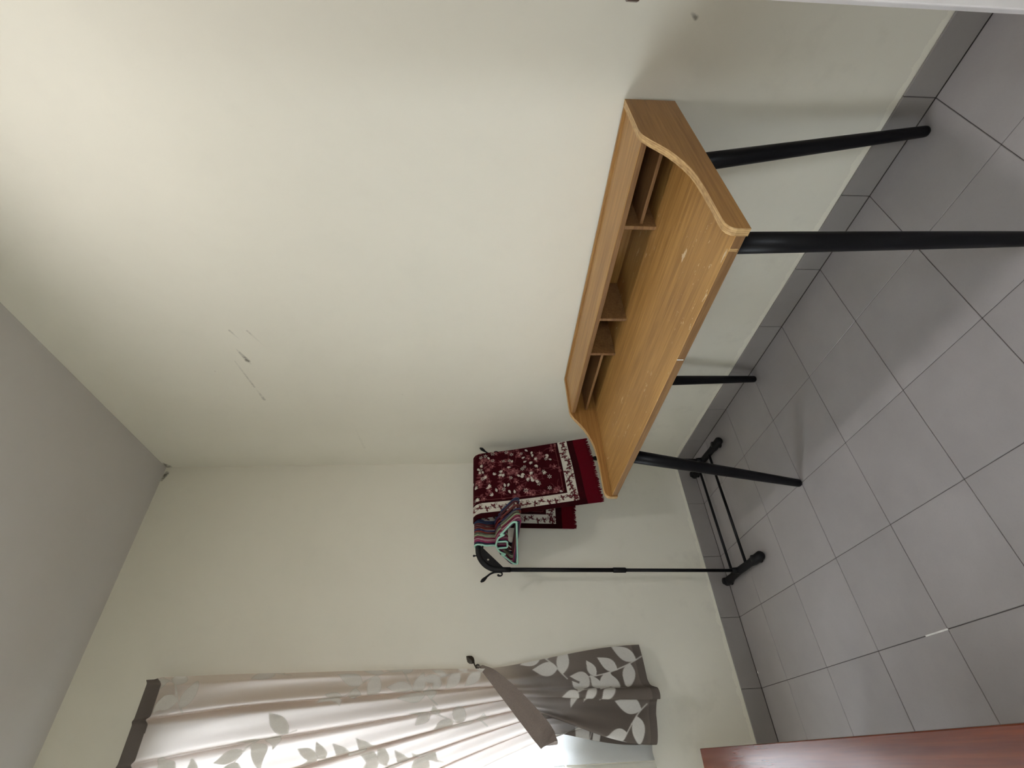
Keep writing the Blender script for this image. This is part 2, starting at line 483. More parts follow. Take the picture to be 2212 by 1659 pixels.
tag(link('wall_right', box('wall_right', (WP, YF - 0.1, -0.06), (WP + 0.12, WP + 0.12, HC + 0.1)), None, 'wall_r'), kind='structure')
tag(link('wall_back', boxes('wall_back', [((WX1, WP, -0.06), (WP, WP + 0.12, HC + 0.1)), ((XL, WP, -0.06), (WX0, WP + 0.12, HC + 0.1)),
    ((WX0, WP, -0.06), (WX1, WP + 0.12, WZ0)), ((WX0, WP, WZ1), (WX1, WP + 0.12, HC + 0.1))]), None, 'wall_b'), kind='structure')
tag(link('wall_left', box('wall_left', (XL - 0.12, YF - 0.1, -0.06), (XL, WP + 0.12, HC + 0.1)), None, 'wall'), kind='structure')
FX0, FX1, FZ0, FZ1 = -2.35, -1.50, 0.95, 1.90      # unseen window added behind the camera to brighten the back wall
tag(link('wall_front', boxes('wall_front', [((XL, YF - 0.12, -0.06), (FX0, YF, HC + 0.1)), ((FX1, YF - 0.12, -0.06), (WP, YF, HC + 0.1)),
    ((FX0, YF - 0.12, -0.06), (FX1, YF, FZ0)), ((FX0, YF - 0.12, FZ1), (FX1, YF, HC + 0.1))]), None, 'wall'), kind='structure')
tag(link('ceiling', box('ceiling', (XL, YF, HC), (WP, WP, HC + 0.1)), None, 'ceiling'), kind='structure')

def skirting(name, axis, lim, cuts):
    """row of skirting tiles; axis 1 runs along the right wall, axis 0 along the back wall"""
    if axis == 1: base = box(name, (0.003, lim, 0), (WP, 0.003, HB - 0.002))
    else: base = box(name, (lim, 0.003, 0), (0.0, WP, HB - 0.002))
    root = tag(link(name, base, None, 'grout'), kind='structure')
    cache = {}
    for a, b in zip(cuts[:-1], cuts[1:]):
        hi, lo = a, max(b, lim)
        if hi - lo < 0.02: continue
        k = round(hi - lo, 4)
        if k not in cache:
            if axis == 1: me = box('skirting_tile', (0, g, 0.0015), (WP - 0.001, k - g, HB), 0.0012, 1)
            else: me = box('skirting_tile', (g, 0, 0.0015), (k - g, WP - 0.001, HB), 0.0012, 1)
            me.materials.append(MAT['skirt']); cache[k] = me
        t = link('tile', cache[k], root)
        t.location = (0, lo, 0) if axis == 1 else (lo, 0, 0)
    return root
skirting('baseboard_right', 1, YF, ys)
skirting('baseboard_back', 0, XL, [-0.001] + xs[1:])

# the yard outside the windows
tag(link('ground', box('ground', (-25, -25, -0.45), (25, 25, -0.35)), None, 'yard'), kind='structure')

# window: white frame, mullions, panes
win = tag(link('window_1', boxes('window_1', [((WX0, 0.07, WZ0), (WX1, 0.115, WZ0 + 0.045)), ((WX0, 0.07, WZ1 - 0.045), (WX1, 0.115, WZ1)),
    ((WX0, 0.07, WZ0 + .045), (WX0 + 0.045, 0.115, WZ1 - .045)), ((WX1 - 0.045, 0.07, WZ0 + .045), (WX1, 0.115, WZ1 - .045))]), None, 'alu'), kind='structure')
vx = [WX1 - 0.045, -1.56, -1.98, -2.40, WX0 + 0.045]
for x in vx[1:-1]:
    link('mullion', box('mullion', (x - 0.022, 0.072, WZ0 + 0.045), (x + 0.022, 0.112, WZ1 - 0.045), 0.003), win, 'alu')
for z in (1.36, 1.72, 2.14):
    for a, b in zip(vx[:-1], vx[1:]):
        link('glazing_bar', box('glazing_bar', (b + 0.022, 0.08, z - 0.009), (a - 0.022 if a != vx[0] else a, 0.105, z + 0.009), 0.002), win, 'alu')
for a, b in zip(vx[:-1], vx[1:]):
    link('pane', box('pane', (b + 0.02, 0.091, WZ0 + 0.045), (a - 0.02, 0.094, WZ1 - 0.045)), win, 'glass')
link('handle', bm_done(box_bm((-1.475, 0.05, 1.25), (-1.455, 0.072, 1.37), 0.006), 'handle'), win, 'bronze')

fill_win = tag(link('fill_window', boxes('fill_window', [((FX0, YF - .08, FZ0), (FX1, YF - .04, FZ0 + .03)), ((FX0, YF - .08, FZ1 - .03), (FX1, YF - .04, FZ1)),
    ((FX0, YF - .08, FZ0 + .03), (FX0 + .03, YF - .04, FZ1 - .03)), ((FX1 - .03, YF - .08, FZ0 + .03), (FX1, YF - .04, FZ1 - .03))]), None, 'alu'), kind='structure')  # added opening for fill light on the back wall
link('pane', box('pane', (FX0 + .03, YF - .062, FZ0 + .03), (FX1 - .03, YF - .059, FZ1 - .03)), fill_win, 'glass')

# white door leaf standing open beside the camera
DH = Vector((-0.105, -3.16, 0)); DE = Vector((-0.425, -2.326, 0))
dd = (DE - DH); dl = dd.length; ang = math.atan2(dd.y, dd.x)
door = tag(link('door_1', box('door_1', (0, -0.02, 0.008), (dl, 0.02, 2.05), 0.003), None, 'door'), kind='structure')
door.location = DH; door.rotation_euler = (0, 0, ang)
hb = bmesh.new()
sweep(hb, catmull([(dl - 0.06, 0.02, 1.030), (dl - 0.06, 0.055, 1.030), (dl - 0.068, 0.066, 1.030), (dl - 0.12, 0.068, 1.028), (dl - 0.17, 0.064, 1.026)], 5), 0.009, 10)
add_box(hb, (dl - 0.085, 0.0195, 0.95), (dl - 0.035, 0.025, 1.11))
link('door_handle', bm_done(hb, 'door_handle'), door, 'handle')
link('latch', box('latch', (dl - 0.004, -0.007, 1.018), (dl + 0.0145, 0.007, 1.040), 0.002, 1), door, 'handle')
for z in (0.25, 1.0, 1.8):
    link('hinge', tube('hinge', [(-0.004, 0.012, z - 0.05), (-0.004, 0.012, z + 0.05)], 0.008, 8), door, 'handle')

# ceiling lamp (above the frame)
lamp = empty('ceiling_lamp', (LAMP_POS.x, LAMP_POS.y, HC), 'round flat white ceiling lamp with glowing diffuser above the desk side', 'lamp')
def lathe(name, prof, n=40):
    bm = bmesh.new(); rings = []
    for r, z in prof:
        rings.append([bm.verts.new((r * math.cos(2 * math.pi * j / n), r * math.sin(2 * math.pi * j / n), z)) for j in range(n)])
    for A, B in zip(rings[:-1], rings[1:]):
        for j in range(n): bm.faces.new((A[j], A[(j + 1) % n], B[(j + 1) % n], B[j]))
    bm.faces.new(rings[0][::-1]); bm.faces.new(rings[-1])
    return bm_done(bm, name, True)
link('base', lathe('base', [(0.110, 0.0), (0.115, -0.010), (0.115, -0.056), (0.110, -0.060), (0.080, -0.060), (0.077, -0.046), (0.02, -0.045)]), lamp, 'lampbase')
link('shade', lathe('shade', [(0.075, -0.0462), (0.075, -0.052), (0.02, -0.053)]), lamp, 'lamp')

# ================================================================== DESK
desk = empty('study_desk', (-0.30, -1.39, 0), 'oak veneer study desk with low shelf hutch and black tapered legs', 'desk')
def dpart(name, me, mat): return local(link(name, me, desk, mat), desk)
Y0, Y1 = -2.0, -0.785; TH = 0.018; ZB, ZT = 0.744, 0.7665
prof = [(-0.002, ZB), (-0.002, .885), (-.185, .885), (-.200, .8835), (-.213, .880), (-.235, .868), (-.259, .851), (-.287, .833), (-.315, .820), (-.345, .809), (-.375, .801), (-.405, .797),
        (-.461, .794), (-.517, .7935), (-.572, .7935), (-.588, .792), (-.598, .787), (-.604, .780), (-.606, .772), (-.606, ZB)]
def side_panel(y0, y1):
    bm = bmesh.new()
    A = [bm.verts.new((x, y0, z)) for x, z in prof]; B = [bm.verts.new((x, y1, z)) for x, z in prof]
    n = len(prof)
    bm.faces.new(A); bm.faces.new(B[::-1])
    for i in range(n): bm.faces.new((A[i], B[i], B[(i + 1) % n], A[(i + 1) % n]))
    me = bm_done(bm, 'side_panel')
    me.materials.append(MAT['oak_x']); me.materials.append(MAT['oak_edge2'])
    for p in me.polygons: p.material_index = 0 if abs(p.normal.y) > 0.9 else 1
    return me
# laminated edge: fine ply lines run along the band
m, nt, out = new_mat('oak_ply_edge')
n1 = noise(nt, coords(nt, (12, 520, 12)), 1.0, 3)
n2 = noise(nt, coords(nt, (60, 150, 60)), 1.0, 3)
c = ramp(nt, [(0.36, (0.30, 0.165, 0.062)), (0.62, (0.60, 0.40, 0.18))], math_n(nt, 'ADD', math_n(nt, 'MULTIPLY', n1, .6), math_n(nt, 'MULTIPLY', n2, .4))).outputs[0]
bsdf(nt, out, c, 0.45, 0.4)
MAT['oak_edge2'] = m
dpart('side_panel', side_panel(Y0, Y0 + TH), None)
dpart('side_panel', side_panel(Y1 - TH, Y1), None)
tt = box('tabletop', (-0.601, Y0 + TH, ZB), (-0.012, Y1 - TH, ZT), 0.0012, 1)
tt.materials.append(MAT['oak_top']); tt.materials.append(MAT['oak_edge'])
for p in tt.polygons: p.material_index = 1 if p.normal.x < -0.9 else 0
top = dpart('tabletop', tt, None)
# chips in the front edge
for y, h in ((-1.945, 0.007), (-1.60, 0.003)):
    ch = link('edge_chip', box('edge_chip', (-0.6022, y - h / 2, ZB + 0.004), (-0.600, y + h / 2, ZT - 0.001), 0.0006, 1), top, 'white_grout' if h < .005 else 'oak_edge2')
Ya, Yb = Y0 + TH, Y1 - TH
dpart('back_panel', boxes('back_panel', [((-0.012, Ya, ZB), (-0.002, Yb, 0.803)), ((-0.012, Ya, 0.803), (-0.002, -1.70, 0.861)), ((-0.012, -1.43, 0.803), (-0.002, Yb, 0.861)), ((-0.012, Ya, 0.861), (-0.002, Yb, 0.8845))]), 'oak_y')
ts = box('top_shelf', (-0.207, Ya, 0.861), (-0.012, Yb, 0.8775), 0.0012, 1)
ts.materials.append(MAT['oak_y']); ts.materials.append(MAT['oak_edge'])
for p in ts.polygons: p.material_index = 1 if p.normal.x < -0.9 else 0
dpart('top_shelf', ts, None)
YD = (-1.731, -1.362, -1.182)
for y in YD:
    dpart('divider', box('divider', (-0.204, y - 0.006, ZT), (-0.012, y + 0.006, 0.861), 0.0008, 1), 'oak_edge')
dpart('middle_shelf', box('middle_shelf', (-0.192, Ya, 0.8055), (-0.012, YD[0] - 0.006, 0.8155), 0.0008, 1), 'oak_edge')
dpart('middle_shelf', box('middle_shelf', (-0.192, YD[2] + 0.006, 0.8055), (-0.012, Yb, 0.8155), 0.0008, 1), 'oak_edge')
LEGS = [((-0.10, -1.864), (-0.047, -1.964)), ((-0.105, -0.895), (-0.047, -0.841)), ((-0.50, -0.943), (-0.574, -0.826)), ((-0.50, -1.890), (-0.572, -1.970))]
for (ax, ay), (bx, by) in LEGS:
    A = Vector((ax, ay, ZB)); B = Vector((bx, by, 0.0))
    d = A - B
    pts = [B + d * t for t in (0.0, 0.006, 0.014, 0.25, 0.5, 0.75, 1.0)]
    lg = dpart('leg', tube('leg', pts, [0.011, 0.0145, 0.0155, 0.0185, 0.021, 0.0235, 0.0255], 24), 'black')
    link('mounting_plate', box('mounting_plate', (ax - 0.04, ay - 0.04, ZB - 0.004), (ax + 0.04, ay + 0.04, ZB), 0.001, 1), lg, 'black')

# ================================================================== GARMENT RACK
RY = -0.200
PLB, PLT, PRB, PRT = -0.713, -0.678, -0.108, -0.069     # uprights lean slightly
RZ = 1.287
rack = empty('garment_rack', (-0.40, RY, 0), 'black metal garment rack in the corner holding a rug and hangers', 'rack')
def rpart(name, me, mat, parent=None):
    o = link(name, me, parent or rack, mat)
    if parent is None: local(o, rack)
    return o
def pole_at(b, t, z): return b + (t - b) * (z - 0.05) / 1.11
for bx, tx, sg in ((PLB, PLT, 1), (PRB, PRT, -1)):
    P = lambda z: (pole_at(bx, tx, z), RY, z)
    up = rpart('upright', tube('upright', [P(0.045), P(0.615)], 0.0078, 14), 'rack')
    rpart('upper_tube', tube('upper_tube', [P(0.60), P(1.168)], 0.0098, 14), 'rack')
    rpart('collar', tube('collar', [P(0.585), P(0.588), P(0.645), P(0.648)], [0.010, 0.012, 0.012, 0.010], 14), 'rackp')
    # corner bracket: quarter bend, web with a hole
    bm = bmesh.new()
    R = 0.098; cx, cz = pole_at(bx, tx, 1.19) + sg * R, RZ - R
    arc = [(cx - sg * R * math.cos(q), RY, cz + R * math.sin(q)) for q in np.linspace(0, math.pi / 2, 15)]
    pts = [P(1.135), P(1.165)] + arc + [(cx + sg * 0.03, RY, RZ)]
    sweep(bm, pts, [0.0115, 0.0118] + [0.0125] * 15 + [0.0135], 14)
    br = rpart('corner_bracket', bm_done(bm, 'corner_bracket', True), 'rackp')
    bm = bmesh.new()
    outer = [Vector((cx - sg * R, RY, cz - 0.03))] + [Vector((x, RY, z)) for x, y, z in arc] + [Vector((cx + sg * 0.03, RY, RZ))]
    hc = Vector((cx - sg * 0.050, RY, cz + 0.050))
    vo = [bm.verts.new(p) for p in outer]; vi = [bm.verts.new(hc + Vector((0.0055 * math.cos(q), 0, 0.0055 * math.sin(q)))) for q in np.linspace(0, 2 * math.pi, 12, endpoint=False)]
    ed = [bm.edges.new((vo[i], vo[(i + 1) % len(vo)])) for i in range(len(vo))] + [bm.edges.new((vi[i], vi[(i + 1) % 12])) for i in range(12)]
    bmesh.ops.triangle_fill(bm, edges=ed, use_beauty=True)
    ex = bmesh.ops.extrude_face_region(bm, geom=bm.faces[:])
    for v in ex['geom']:
        if isinstance(v, bmesh.types.BMVert): v.co.y += 0.008
    for v in bm.verts: v.co.y -= 0.004
    rpart('web', bm_done(bm, 'web'), 'rackp', br)
    hk = bmesh.new()
    base = [(-.027, 1.192), (-.029, 1.183), (-.024, 1.175), (-.015, 1.177), (-.0115, 1.188), (-.012, 1.208), (-.018, 1.228), (-.030, 1.245), (-.040, 1.256), (-.047, 1.265), (-.054, 1.275)]
    px = pole_at(bx, tx, 1.19)
    rad = [.0052, .0035, .0032, .0036, .0045, .0042, .0042, .0045, .0075, .0085, .0030]
    pp = catmull([(px + sg * dx, RY - 0.002, z) for dx, z in base], 4)
    rr = list(np.interp(np.linspace(0, 10, len(pp)), range(11), rad))
    sweep(hk, pp, rr, 10)
    bmesh.ops.create_icosphere(hk, subdivisions=2, radius=0.0055, matrix=Matrix.Translation((px + sg * -.026, RY - .002, 1.193)))
    rpart('hook', bm_done(hk, 'hook', True), 'rackp', br)
    for q in ((cx - sg * 0.03, RZ + 0.019), (cx + sg * 0.012, RZ - 0.022)):
        kb = bmesh.new()
        bmesh.ops.create_icosphere(kb, subdivisions=2, radius=0.0055, matrix=Matrix.Translation((q[0], RY, q[1])))
        sweep(kb, [(q[0], RY, q[1]), (q[0], RY, RZ)], 0.003, 8)
        rpart('peg', bm_done(kb, 'peg', True), 'rackp', br)
    # foot
    fb = bmesh.new()
    sweep(fb, [(bx, RY + 0.19, 0.020), (bx, RY + 0.182, 0.020), (bx, RY + 0.135, 0.020), (bx, RY + 0.11, 0.024), (bx, RY, 0.031), (bx, RY - 0.11, 0.024), (bx, RY - 0.135, 0.021), (bx, RY - 0.205, 0.021), (bx, RY - 0.214, 0.021)],
          [0.012, 0.0195, 0.020, 0.017, 0.017, 0.017, 0.0205, 0.0205, 0.013], 16)
    sweep(fb, [(bx, RY, 0.03), (bx, RY, 0.070)], [0.016, 0.0125], 14)
    for v in fb.verts: v.co.z = max(v.co.z, 0.0)
    ft = rpart('foot', bm_done(fb, 'foot', True), 'rackp')
    for s_ in (1, -1):
        rpart('end_cap', tube('end_cap', [(bx, RY + s_ * 0.165, 0.0), (bx, RY + s_ * 0.165, 0.045)], [0.019, 0.015], 14), 'rackp', ft)
rpart('rail', tube('rail', [(PLT + 0.11, RY, RZ), (PRT - 0.11, RY, RZ)], 0.0115, 16), 'rack')
for dy in (0.077, -0.077):
    rpart('base_bar', tube('base_bar', [(PLB, RY + dy, 0.030), (PRB, RY + dy, 0.030)], 0.0068, 12), 'rack')

# ================================================================== RUG
rng = np.random.default_rng(11)
def draw(mask_fn, s, t, box_, out, col, k=1.0):
    s0, s1, t0, t1 = box_
    sel = (s > s0) & (s < s1) & (t > t0) & (t < t1)
    if not sel.any(): return
    a = np.clip(mask_fn(s[sel], t[sel]), 0, 1)[:, None] * k
    out[sel] = out[sel] * (1 - a) + np.array(col) * a
def flower(out, s, t, cx, cy, r, col, petals=5, rot=0.0, k=1.0, eye=None):
    def f(x, y):
        dx, dy = x - cx, y - cy; d = np.hypot(dx, dy); q = np.arctan2(dy, dx) + rot
        return (r * (0.55 + 0.45 * np.cos(petals * q)) - d) / 0.0016 + 0.5
    draw(f, s, t, (cx - r, cx + r, cy - r, cy + r), out, col, k)
    if eye is not None:
        draw(lambda x, y: (r * 0.28 - np.hypot(x - cx, y - cy)) / 0.0014 + 0.5, s, t, (cx - r, cx + r, cy - r, cy + r), out, eye)
def leaf(out, s, t, cx, cy, ln, wd, rot, col, k=1.0, soft=0.0016):
    c_, s_ = math.cos(rot), math.sin(rot)
    def f(x, y):
        a = (x - cx) * c_ + (y - cy) * s_; b = -(x - cx) * s_ + (y - cy) * c_
        q = np.clip(a / ln, 0, 1)
        w_ = wd * np.sin(np.pi * q ** 0.8) * (1 - 0.25 * q)
        return np.where((a > 0) & (a < ln), (w_ - np.abs(b)) / soft + 0.4, 0)
    draw(f, s, t, (cx - ln, cx + ln, cy - ln, cy + ln), out, col, k)
def stroke(out, s, t, pts, wd, col, k=1.0, soft=0.0014):
    for (x0, y0), (x1, y1) in zip(pts[:-1], pts[1:]):
        dx, dy = x1 - x0, y1 - y0; l2 = dx * dx + dy * dy + 1e-12
        def f(x, y):
            q = np.clip(((x - x0) * dx + (y - y0) * dy) / l2, 0, 1)
            return (wd - np.hypot(x - x0 - q * dx, y - y0 - q * dy)) / soft + 0.5
        draw(f, s, t, (min(x0, x1) - wd * 2, max(x0, x1) + wd * 2, min(y0, y1) - wd * 2, max(y0, y1) + wd * 2), out, col, k)

# drape path in (y,z): back hem -> over the rail -> front hem
path = catmull([(0, -0.124, 0.79), (0, -0.135, 0.95), (0, -0.152, 1.15), (0, -0.172, 1.262), (0, -0.180, 1.291), (0, -0.200, 1.3035), (0, -0.222, 1.296),
                (0, -0.236, 1.270), (0, -0.262, 1.13), (0, -0.300, 0.95), (0, -0.334, 0.79), (0, -0.349, 0.722)], 10)
pl = np.array([[p.y, p.z] for p in path]); cl = np.r_[0, np.cumsum(np.hypot(*np.diff(pl, axis=0).T))]
LT = cl[-1]; T_TOP = float(np.interp(0.5, [0, 1], [0, 1])) 
i_top = int(np.argmax(pl[:, 1])); TTOP = cl[i_top]
nt_, ns_ = 560, 190
tv = np.linspace(0, LT, nt_); sv = np.linspace(0, 0.372, ns_)
Yp = np.interp(tv, cl, pl[:, 0]); Zp = np.interp(tv, cl, pl[:, 1])
Tg, Sg = np.meshgrid(tv, sv, indexing='ij')
front = np.clip((Tg - TTOP) / 0.05, 0, 1)
V = np.zeros((nt_, ns_, 3))
down = np.abs(Tg - TTOP)
V[..., 0] = -0.073 - Sg * 0.975 + front * (0.028 * down) + (1 - front) * (-0.012 - 0.01 * down) + 0.003 * np.sin(Sg * 18 + Tg * 7) * front
V[..., 1] = Yp[:, None] + 0.006 * np.sin(Sg * 22 + 1) * np.clip(down / 0.3, 0, 1)
V[..., 2] = Zp[:, None] - 0.035 * front * np.clip(down / 0.6, 0, 1) * Sg / 0.372 + 0.02 * (1 - front) * np.clip(down / 0.5, 0, 1) * (Sg / 0.372 - 1)
FIELD, PINK, WHITE, DARK, RED = (0.034, 0.0012, 0.0035), (0.20, 0.060, 0.065), (0.66, 0.62, 0.53), (0.024, 0.001, 0.0025), (0.10, 0.002, 0.008)
C = np.zeros((nt_ * ns_, 3)); s = Sg.reshape(-1); tt_ = Tg.reshape(-1)
C[:] = FIELD
def pattern(tloc, sel, length):
    """tloc: distance from the rail along one flap; s: from fold (0) to edge (.372)"""
    out = np.tile(np.array(FIELD), (sel.sum(), 1)); S_ = s[sel]; T_ = tloc[sel]
    b0 = length - 0.155; e0 = 0.287                       # inner limits of the white border
    for k in range(80):                                   # dusty vines, flowers and leaves
        x, y = rng.uniform(0.0, e0), rng.uniform(0.0, b0)
        q = rng.uniform(0, 6.28)
        pts = [(x, y)]
        for m_ in range(5):
            q += rng.uniform(-.7, .7); pts.append((pts[-1][0] + .012 * math.cos(q), pts[-1][1] + .012 * math.sin(q)))
        stroke(out, S_, T_, pts, 0.0008, PINK, 0.8)
        leaf(out, S_, T_, *pts[3], 0.022, 0.0062, q + 1.0, PINK, 0.8); leaf(out, S_, T_, *pts[4], 0.020, 0.0055, q - 1.1, PINK, 0.8)
        flower(out, S_, T_, *pts[-1], rng.uniform(.011, .017), PINK, 5, q, 0.9, (0.42, .20, .18))
    for k in range(66):                                   # cream blossoms and petals
        x, y = rng.uniform(0.008, e0 - .01), rng.uniform(0.008, b0 - .01)
        if k % 3 == 0: flower(out, S_, T_, x, y, rng.uniform(.009, .0125), WHITE, 6, rng.uniform(0, 6), 0.8, FIELD)
        elif k % 3 == 1:
            q = rng.uniform(0, 6.28)
            for w_ in (-.6, 0, .6): leaf(out, S_, T_, x, y, .018, .0045, q + w_, WHITE, 0.9)
        else:
            leaf(out, S_, T_, x, y, rng.uniform(.018, .025), .0062, rng.uniform(0, 6.28), WHITE, 0.85)
    inner = (S_ > e0) | (T_ > b0)
    out[inner] = DARK
    stroke(out, S_, T_, [(0, b0 - .006), (e0 - .006, b0 - .006), (e0 - .006, 0)], 0.0009, (0.25, .09, .08), 0.9)
    wb = ((S_ > e0 + .010) & (S_ < e0 + .060) & (T_ < b0 + .060)) | ((T_ > b0 + .010) & (T_ < b0 + .060) & (S_ < e0 + .060))
    out[wb] = WHITE
    W2 = np.tile(np.array(WHITE), (len(S_), 1))
    for k in range(34):
        if k % 2: cx, cy, q = e0 + .035 + rng.uniform(-.012, .012), (k // 2) * .033 + .01, 1.57
        else: cx, cy, q = (k // 2) * .022 + .006, b0 + .035 + rng.uniform(-.012, .012), 0.0
        q += rng.uniform(-.9, .9)
        pts = [(cx - .018 * math.cos(q), cy - .018 * math.sin(q)), (cx, cy), (cx + .016 * math.cos(q + .7), cy + .016 * math.sin(q + .7))]
        stroke(W2, S_, T_, pts, .0011, DARK, .95)
        for m_ in (0.8, -0.8, 2.2): leaf(W2, S_, T_, cx, cy, .020, .0058, q + m_, (0.085, .004, .010), .95)
        flower(W2, S_, T_, *pts[-1], .0105, (0.085, .004, .010), 5, q, .95, WHITE)
    out[wb] = W2[wb]
    hem = T_ > length - 0.062
    out[hem] = RED
    return out
fsel = tt_ > TTOP
C[fsel] = pattern(tt_ - TTOP, fsel, LT - TTOP)
C[~fsel] = pattern(TTOP - tt_, ~fsel, TTOP)
rme = grid_mesh('prayer_rug', V); set_color(rme, 'pile', C)
rug = tag(link('prayer_rug', rme, None, 'rug'), 'maroon floral pile rug with white border hanging folded over the rack rail', 'rug')
md = rug.modifiers.new('thickness', 'SOLIDIFY'); md.thickness = 0.007; md.offset = 1.0
def fringe(edge, nrm, ln):
    """row of short yarn strands below a hem; edge = list of points along the hem"""
    bm = bmesh.new(); r = random.Random(3)
    for k in range(len(edge) - 1):
        a, b = Vector(edge[k]), Vector(edge[k + 1])
        l_ = ln * r.uniform(0.72, 1.08)
        tip = (a + b) / 2 + Vector((r.uniform(-.004, .004), nrm * r.uniform(0.0, .006) - .01 * nrm, -l_))
        th = Vector((0, 0.0045, 0))
        vs = [bm.verts.new(p) for p in (a - th, b - th, b + th, a + th)] + [bm.verts.new(p) for p in (tip + (a - b) * .25 - th * .4, tip + (b - a) * .25 - th * .4, tip + (b - a) * .25 + th * .4, tip + (a - b) * .25 + th * .4)]
        for f in ((0, 1, 2, 3), (7, 6, 5, 4), (0, 4, 5, 1), (1, 5, 6, 2), (2, 6, 7, 3), (3, 7, 4, 0)): bm.faces.new([vs[i] for i in f])
    return bm_done(bm, 'fringe')
fr1 = [tuple(V[-1, int(i)] + np.array([0, -0.001, 0.004])) for i in np.linspace(0, ns_ - 1, 95)]
fr2 = [tuple(V[0, int(i)] + np.array([0, 0.001, 0.004])) for i in np.linspace(0, ns_ - 1, 95)]
link('fringe', fringe(fr1, 1, 0.020), rug, 'fringe'); link('fringe', fringe(fr2, -1, 0.020), rug, 'fringe')

# ================================================================== HANGERS
def hanger_mesh(name):
    bm = bmesh.new(); r = 0.0046
    # hook over the rail (plane: s horizontal, z vertical; origin at rail axis)
    R_ = 0.0158
    hook = [(R_ * math.cos(q), R_ * math.sin(q)) for q in np.linspace(math.radians(-12), math.radians(190), 14)]
    hook = [(-x, z) for x, z in hook][::-1]
    hk = [(-0.0165, -0.004)] + [(x, z) for x, z in [(R_ * math.cos(q), R_ * math.sin(q)) for q in np.linspace(math.radians(185), math.radians(-25), 14)]]
    hk += [(0.011, -0.020), (0.003, -0.032), (0.0, -0.045), (0.0, -0.086)]
    sweep(bm, [(0, s_, z) for s_, z in hk], 0.0042, 8)
    half = [(0.0, -0.086), (0.040, -0.094), (0.062, -0.103), (0.078, -0.119), (0.087, -0.128), (0.092, -0.120), (0.088, -0.111), (0.112, -0.126), (0.150, -0.149), (0.178, -0.166), (0.186, -0.177), (0.181, -0.187), (0.168, -0.189), (0.0, -0.189)]
    pr = catmull([(0, s_, z) for s_, z in half], 4)
    pl_ = [Vector((0, -p.y, p.z)) for p in pr]
    loop = pr + pl_[::-1][1:-1]
    sweep(bm, loop, r, 8, closed=True)
    sq = [(-0.028, -0.094), (-0.028, -0.136), (-0.020, -0.142), (0.020, -0.142), (0.028, -0.136), (0.028, -0.094)]
    sweep(bm, [(0, s_, z) for s_, z in sq], 0.0042, 8)
    return bm_done(bm, name, True)
hme = hanger_mesh('clothes_hanger')
HANG = [('mint green', (0.36, 0.66, 0.53)), ('dark navy', (0.012, 0.018, 0.045)), ('magenta pink', (0.27, 0.015, 0.085)), ('pale pink', (0.40, 0.18, 0.23)), ('crimson pink', (0.17, 0.007, 0.035)),
        ('sage green', (0.27, 0.32, 0.19)), ('greyish olive', (0.09, 0.095, 0.065)), ('brick red', (0.15, 0.012, 0.008)), ('indigo blue', (0.018, 0.018, 0.08)),
        ('russet red', (0.13, 0.015, 0.011)), ('dusty rose', (0.11, 0.028, 0.032)), ('maroon', (0.06, 0.005, 0.010)), ('slate blue', (0.015, 0.03, 0.075)), ('midnight blue', (0.016, 0.024, 0.07))]
LBL = ['mint green plastic hanger at the open end of the row, nearest the bare rack corner',
       'dark navy hanger directly behind the mint green one', 'magenta pink hanger third from the bare rack corner', 'pale pink hanger between the magenta and crimson ones',
       'crimson pink hanger just behind the pale pink one', 'sage green hanger in the middle of the row on the rack', 'greyish olive hanger directly behind the sage green one',
       'brick red hanger with wide shoulders beside the greyish olive one', 'indigo blue hanger between the brick red and russet red ones',
       'russet red hanger near the rug, before the dusty rose one', 'dusty rose hanger fourth from the rug', 'maroon hanger third from the hanging rug', 'slate blue hanger second from the hanging rug', 'midnight blue hanger touching the hanging rug']
rh = random.Random(8)
for k, (cn, col) in enumerate(HANG):
    me = hme if k == 0 else hme.copy()
    mm = mat_plain('plastic_' + cn.replace(' ', '_'), col, 0.35, 0.5, nscale=15, var=0.06)
    me.materials.clear(); me.materials.append(mm)
    h = link('clothes_hanger', me, None)
    x = -0.563 + k * 0.0094
    phi = math.radians(11 + rh.uniform(-0.8, 0.8) + 0.15 * k)
    # local +y of the mesh points to the camera side
    h.location = (x, RY, RZ - 0.0006); h.rotation_euler = (math.radians(rh.uniform(-2.5, 2.5) + (1.5 if k == 0 else -1.0 - 0.1 * k)), 0, math.pi + phi)
    tag(h, LBL[k], 'hanger', 'plastic hangers on the rack')

# ================================================================== CURTAINS
def smooth(x): x = np.clip(x, 0, 1); return x * x * (3 - 2 * x)
NZ, NU = 720, 520
u = np.r_[np.linspace(0, 0.62, 430, endpoint=False), np.linspace(0.62, 1.0, NU - 430)]
v = np.linspace(0, 1, NZ)
Vg, Ug = np.meshgrid(v, u, indexing='ij')
VT = 0.72
w_ = Ug ** 0.78
WTOP = 0.86
xt = -1.053 - WTOP * Ug; zt = 2.667
xm = -1.066 - 0.262 * w_; zm = 1.262 - 0.243 * w_
